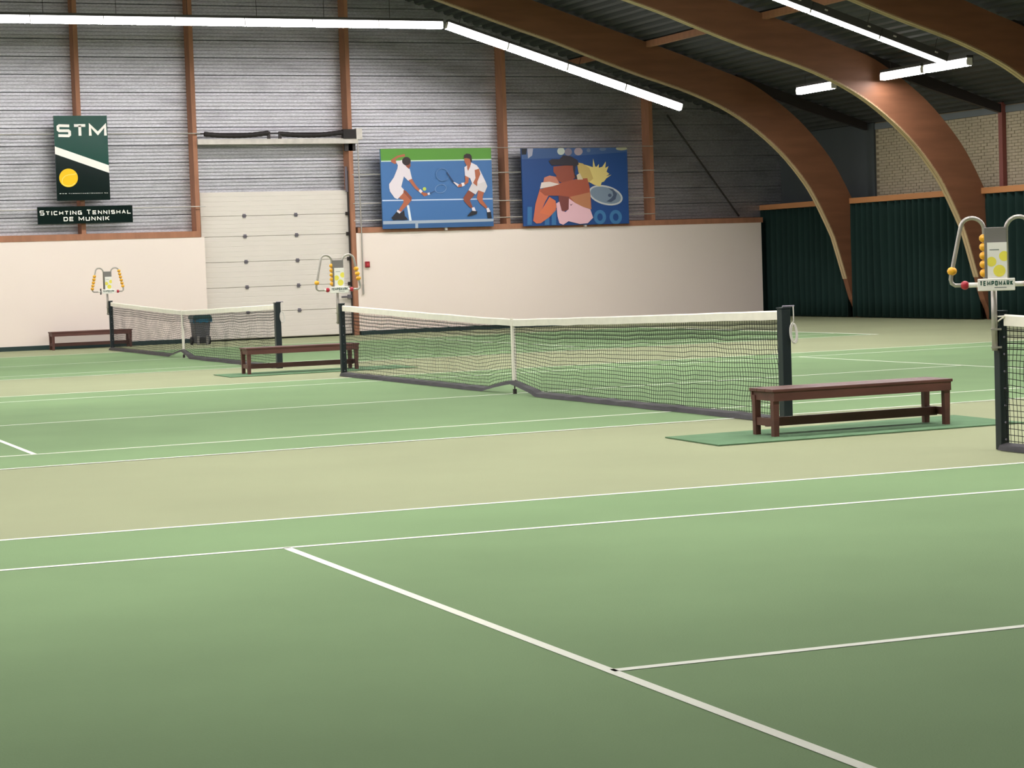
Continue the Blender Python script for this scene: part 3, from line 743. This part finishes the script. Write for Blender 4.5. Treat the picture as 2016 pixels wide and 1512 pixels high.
pr.line('racket_throat', [(820, 855), (900, 815)], 12, ink((58, 78, 120))); pr.ring('racket_head', (985, 780), 88, 66, 9, ink((112, 146, 190)), -.3)
pr.poly('leg', [(1400, 795), (1482, 860), (1462, 892), (1412, 950), (1452, 1040), (1450, 1072), (1400, 1042), (1330, 962), (1318, 915)], skin2)
pr.poly('leg', [(1540, 795), (1628, 815), (1602, 900), (1602, 950), (1668, 1042), (1650, 1072), (1560, 992), (1515, 920)], skin)
pr.poly('shorts', [(1450, 695), (1645, 665), (1672, 740), (1632, 835), (1540, 800), (1500, 862), (1396, 800)], ink((214, 206, 208)))
pr.poly('arm', [(1345, 578), (1408, 588), (1392, 690), (1302, 747), (1240, 760), (1230, 726), (1300, 702), (1350, 678)], skin)
pr.poly('shirt', [(1338, 458), (1440, 388), (1520, 428), (1557, 480), (1645, 668), (1560, 700), (1450, 702), (1420, 622), (1345, 582)], wht)
pr.poly('neck', [(1378, 430), (1440, 392), (1420, 455), (1392, 515), (1378, 480)], skin)
pr.poly('arm', [(1488, 500), (1555, 478), (1572, 560), (1527, 670), (1522, 742), (1462, 692), (1500, 620)], skin)
pr.poly('face', [(1334, 322), (1432, 328), (1434, 400), (1402, 442), (1368, 430), (1340, 372)], skin)
pr.poly('hair', [(1328, 325), (1335, 275), (1370, 252), (1420, 258), (1445, 290), (1450, 370), (1430, 385), (1420, 335), (1370, 315)], hair)
pr.poly('wristband', [(1288, 692), (1330, 688), (1340, 730), (1302, 747)], wht)
pr.poly('sock', [(1440, 1058), (1478, 1048), (1502, 1112), (1450, 1118)], wht); pr.poly('sock', [(1652, 1065), (1682, 1053), (1712, 1112), (1665, 1128)], wht)
pr.poly('shoe', [(1370, 1182), (1440, 1102), (1522, 1108), (1512, 1147), (1430, 1175)], shoe); pr.poly('shoe', [(1658, 1122), (1716, 1113), (1727, 1206), (1668, 1207)], shoe)
pr.ring('racket_head', (1010, 570), 100, 96, 10, ink((88, 124, 172)), .6); pr.line('racket_throat', [(1070, 535), (1180, 692)], 16, ink((38, 54, 92)))
pr.poly('racket_grip', [(1168, 682), (1192, 682), (1252, 715), (1235, 748)], wht)
# --- poster two: player with cap
t = thing('portrait_poster', 'wall poster of a player in a dark cap with blond ponytail', 'poster', (12.2, 24.1, 2.47))
x0, x1, z0, z1 = 10.67, 13.54, 2.476, 4.367
bd = loc_board(t, x0, x1, z0, z1, 24.09, .05, ink((30, 72, 134)), 'canvas')
pr = Print(t, [(182, 155), (1592, 150), (1606, 1145), (225, 1182)], x0, x1, z0, z1, 24.09, bd)
pr.poly('blurred_crowd', [(182, 155), (1592, 150), (1592, 210), (950, 255), (650, 285), (190, 300)], ink((62, 92, 142)))
pr.poly('blurred_spot', [(184, 157), (260, 157), (250, 235), (190, 240)], ink((26, 28, 34)))
pr.poly('blurred_spot', [(262, 156), (342, 155), (330, 250), (275, 290)], ink((168, 168, 186)))
for c_, rx, ry, cl in (((812, 205), 50, 50, (132, 124, 140)), ((947, 200), 56, 52, (168, 152, 160)), ((715, 195), 50, 50, (196, 204, 196)), ((1082, 185), 26, 26, (104, 120, 150)), ((1270, 172), 46, 22, (96, 116, 150)), ((1520, 165), 76, 24, (170, 168, 140))):
    pr.ell('blurred_spot', c_, rx, ry, ink(cl))
for c_ in ((1225, 1062), (1430, 1062)): pr.ring('blurred_letter', c_, 80, 92, 44, ink((62, 118, 168)))
for xx in (270, 500, 590): pr.poly('blurred_letter', [(xx, 930), (xx+60, 930), (xx+60, 1165), (xx, 1165)], ink((58, 112, 164)))
pr.ell('racket_strings', (1300, 778), 225, 122, ink((124, 140, 158)), .26); pr.ring('racket_frame', (1300, 778), 228, 124, 22, ink((196, 198, 200)), .26)
pr.poly('racket_logo', [(1330, 680), (1400, 700), (1450, 760), (1430, 830), (1370, 870), (1310, 860), (1370, 820), (1400, 780), (1390, 730)], ink((70, 84, 108))); pr.ell('racket_logo', (1355, 780), 24, 22, ink((70, 84, 108)))
pr.poly('ponytail', [(945, 355), (1060, 385), (1135, 410), (1140, 295), (1165, 400), (1185, 405), (1215, 368), (1215, 418), (1260, 405), (1308, 335), (1300, 420), (1342, 398), (1315, 470), (1352, 500), (1310, 530), (1380, 510), (1310, 560), (1280, 600), (1250, 610), (1232, 665), (1150, 642), (1085, 605), (1000, 460)], ink((226, 204, 128)))
pr.poly('hair', [(925, 345), (1000, 360), (1090, 420), (1140, 560), (1085, 610), (1000, 570), (945, 480)], ink((200, 172, 104)))
pr.poly('face', [(612, 400), (880, 375), (905, 540), (852, 592), (740, 622), (678, 592), (640, 545), (655, 520), (612, 470)], ink((150, 78, 62)))
pr.poly('arm', [(350, 1080), (375, 890), (430, 700), (520, 690), (560, 760), (500, 870), (440, 1010), (640, 935), (648, 970), (560, 1062), (445, 1142), (390, 1146), (345, 1112)], ink((206, 112, 84)))
pr.poly('arm', [(432, 1010), (560, 800), (640, 850), (650, 940), (560, 1040)], ink((216, 116, 80)))
pr.poly('shoulder', [(425, 720), (550, 642), (700, 618), (900, 568), (1060, 555), (1087, 660), (1102, 800), (1112, 962), (950, 905), (820, 832), (680, 785), (500, 782)], ink((168, 86, 64)))
pr.poly('back', [(830, 800), (1090, 740), (1110, 962), (1000, 930), (900, 880)], ink((186, 124, 88)))
pr.poly('chest', [(678, 780), (820, 800), (812, 962), (742, 995), (690, 945)], ink((124, 66, 62)))
pr.poly('hand', [(488, 545), (560, 518), (640, 535), (692, 620), (560, 655), (440, 690), (478, 600)], ink((202, 128, 108)))
pr.poly('wristband', [(452, 610), (560, 600), (692, 632), (600, 660), (432, 692)], ink((228, 212, 206)))
pr.poly('dress', [(648, 885), (690, 862), (720, 982), (770, 996), (812, 960), (816, 820), (900, 880), (1000, 930), (1096, 962), (1132, 1070), (1062, 1142), (960, 1152), (810, 1116), (740, 1162), (690, 1142), (665, 1052)], ink((232, 186, 196)))
pr.poly('check_mark', [(826, 888), (842, 902), (868, 886), (842, 916)], ink((70, 40, 50)))
pr.poly('cap', [(548, 325), (590, 300), (690, 302), (740, 250), (840, 262), (930, 315), (948, 372), (905, 400), (895, 500), (935, 550), (900, 562), (872, 440), (870, 388), (640, 382), (590, 384), (562, 350)], ink((52, 46, 56)))
pr.poly('earring', [(918, 515), (960, 485), (1002, 572), (930, 574)], ink((214, 200, 170)))
for x in (8.65, 12.35):
    o = MB().box((x-.03, 24.11, 2.43), (x+.03, 24.2, 2.5)).build('poster_bracket', LSTEEL, wb)
# --- alarm box, conduit
t = thing('fire_alarm', 'small red alarm box on the white wall right of the door', 'alarm', (6.63, 24.2, 1.6))
MB().box((-.055, -.06, 0), (.055, 0, .14)).build('alarm_body', REDBOX, t, bevel=.008)
MB().box((-.03, -.066, .04), (.03, -.06, .10)).build('alarm_glass', ink((190, 60, 64)), t)
o = MB().tube([(6.50, 24.17, .98), (6.515, 24.17, 2.4), (6.50, 24.17, 4.6)], .016, 8).tube([(6.50, 24.17, .97), (6.50, 24.17, 1.2)], .026, 8).build('cable_conduit', TUBE)
tag(o, 'thin grey cable pipe running down the wall beside the door', 'pipe')
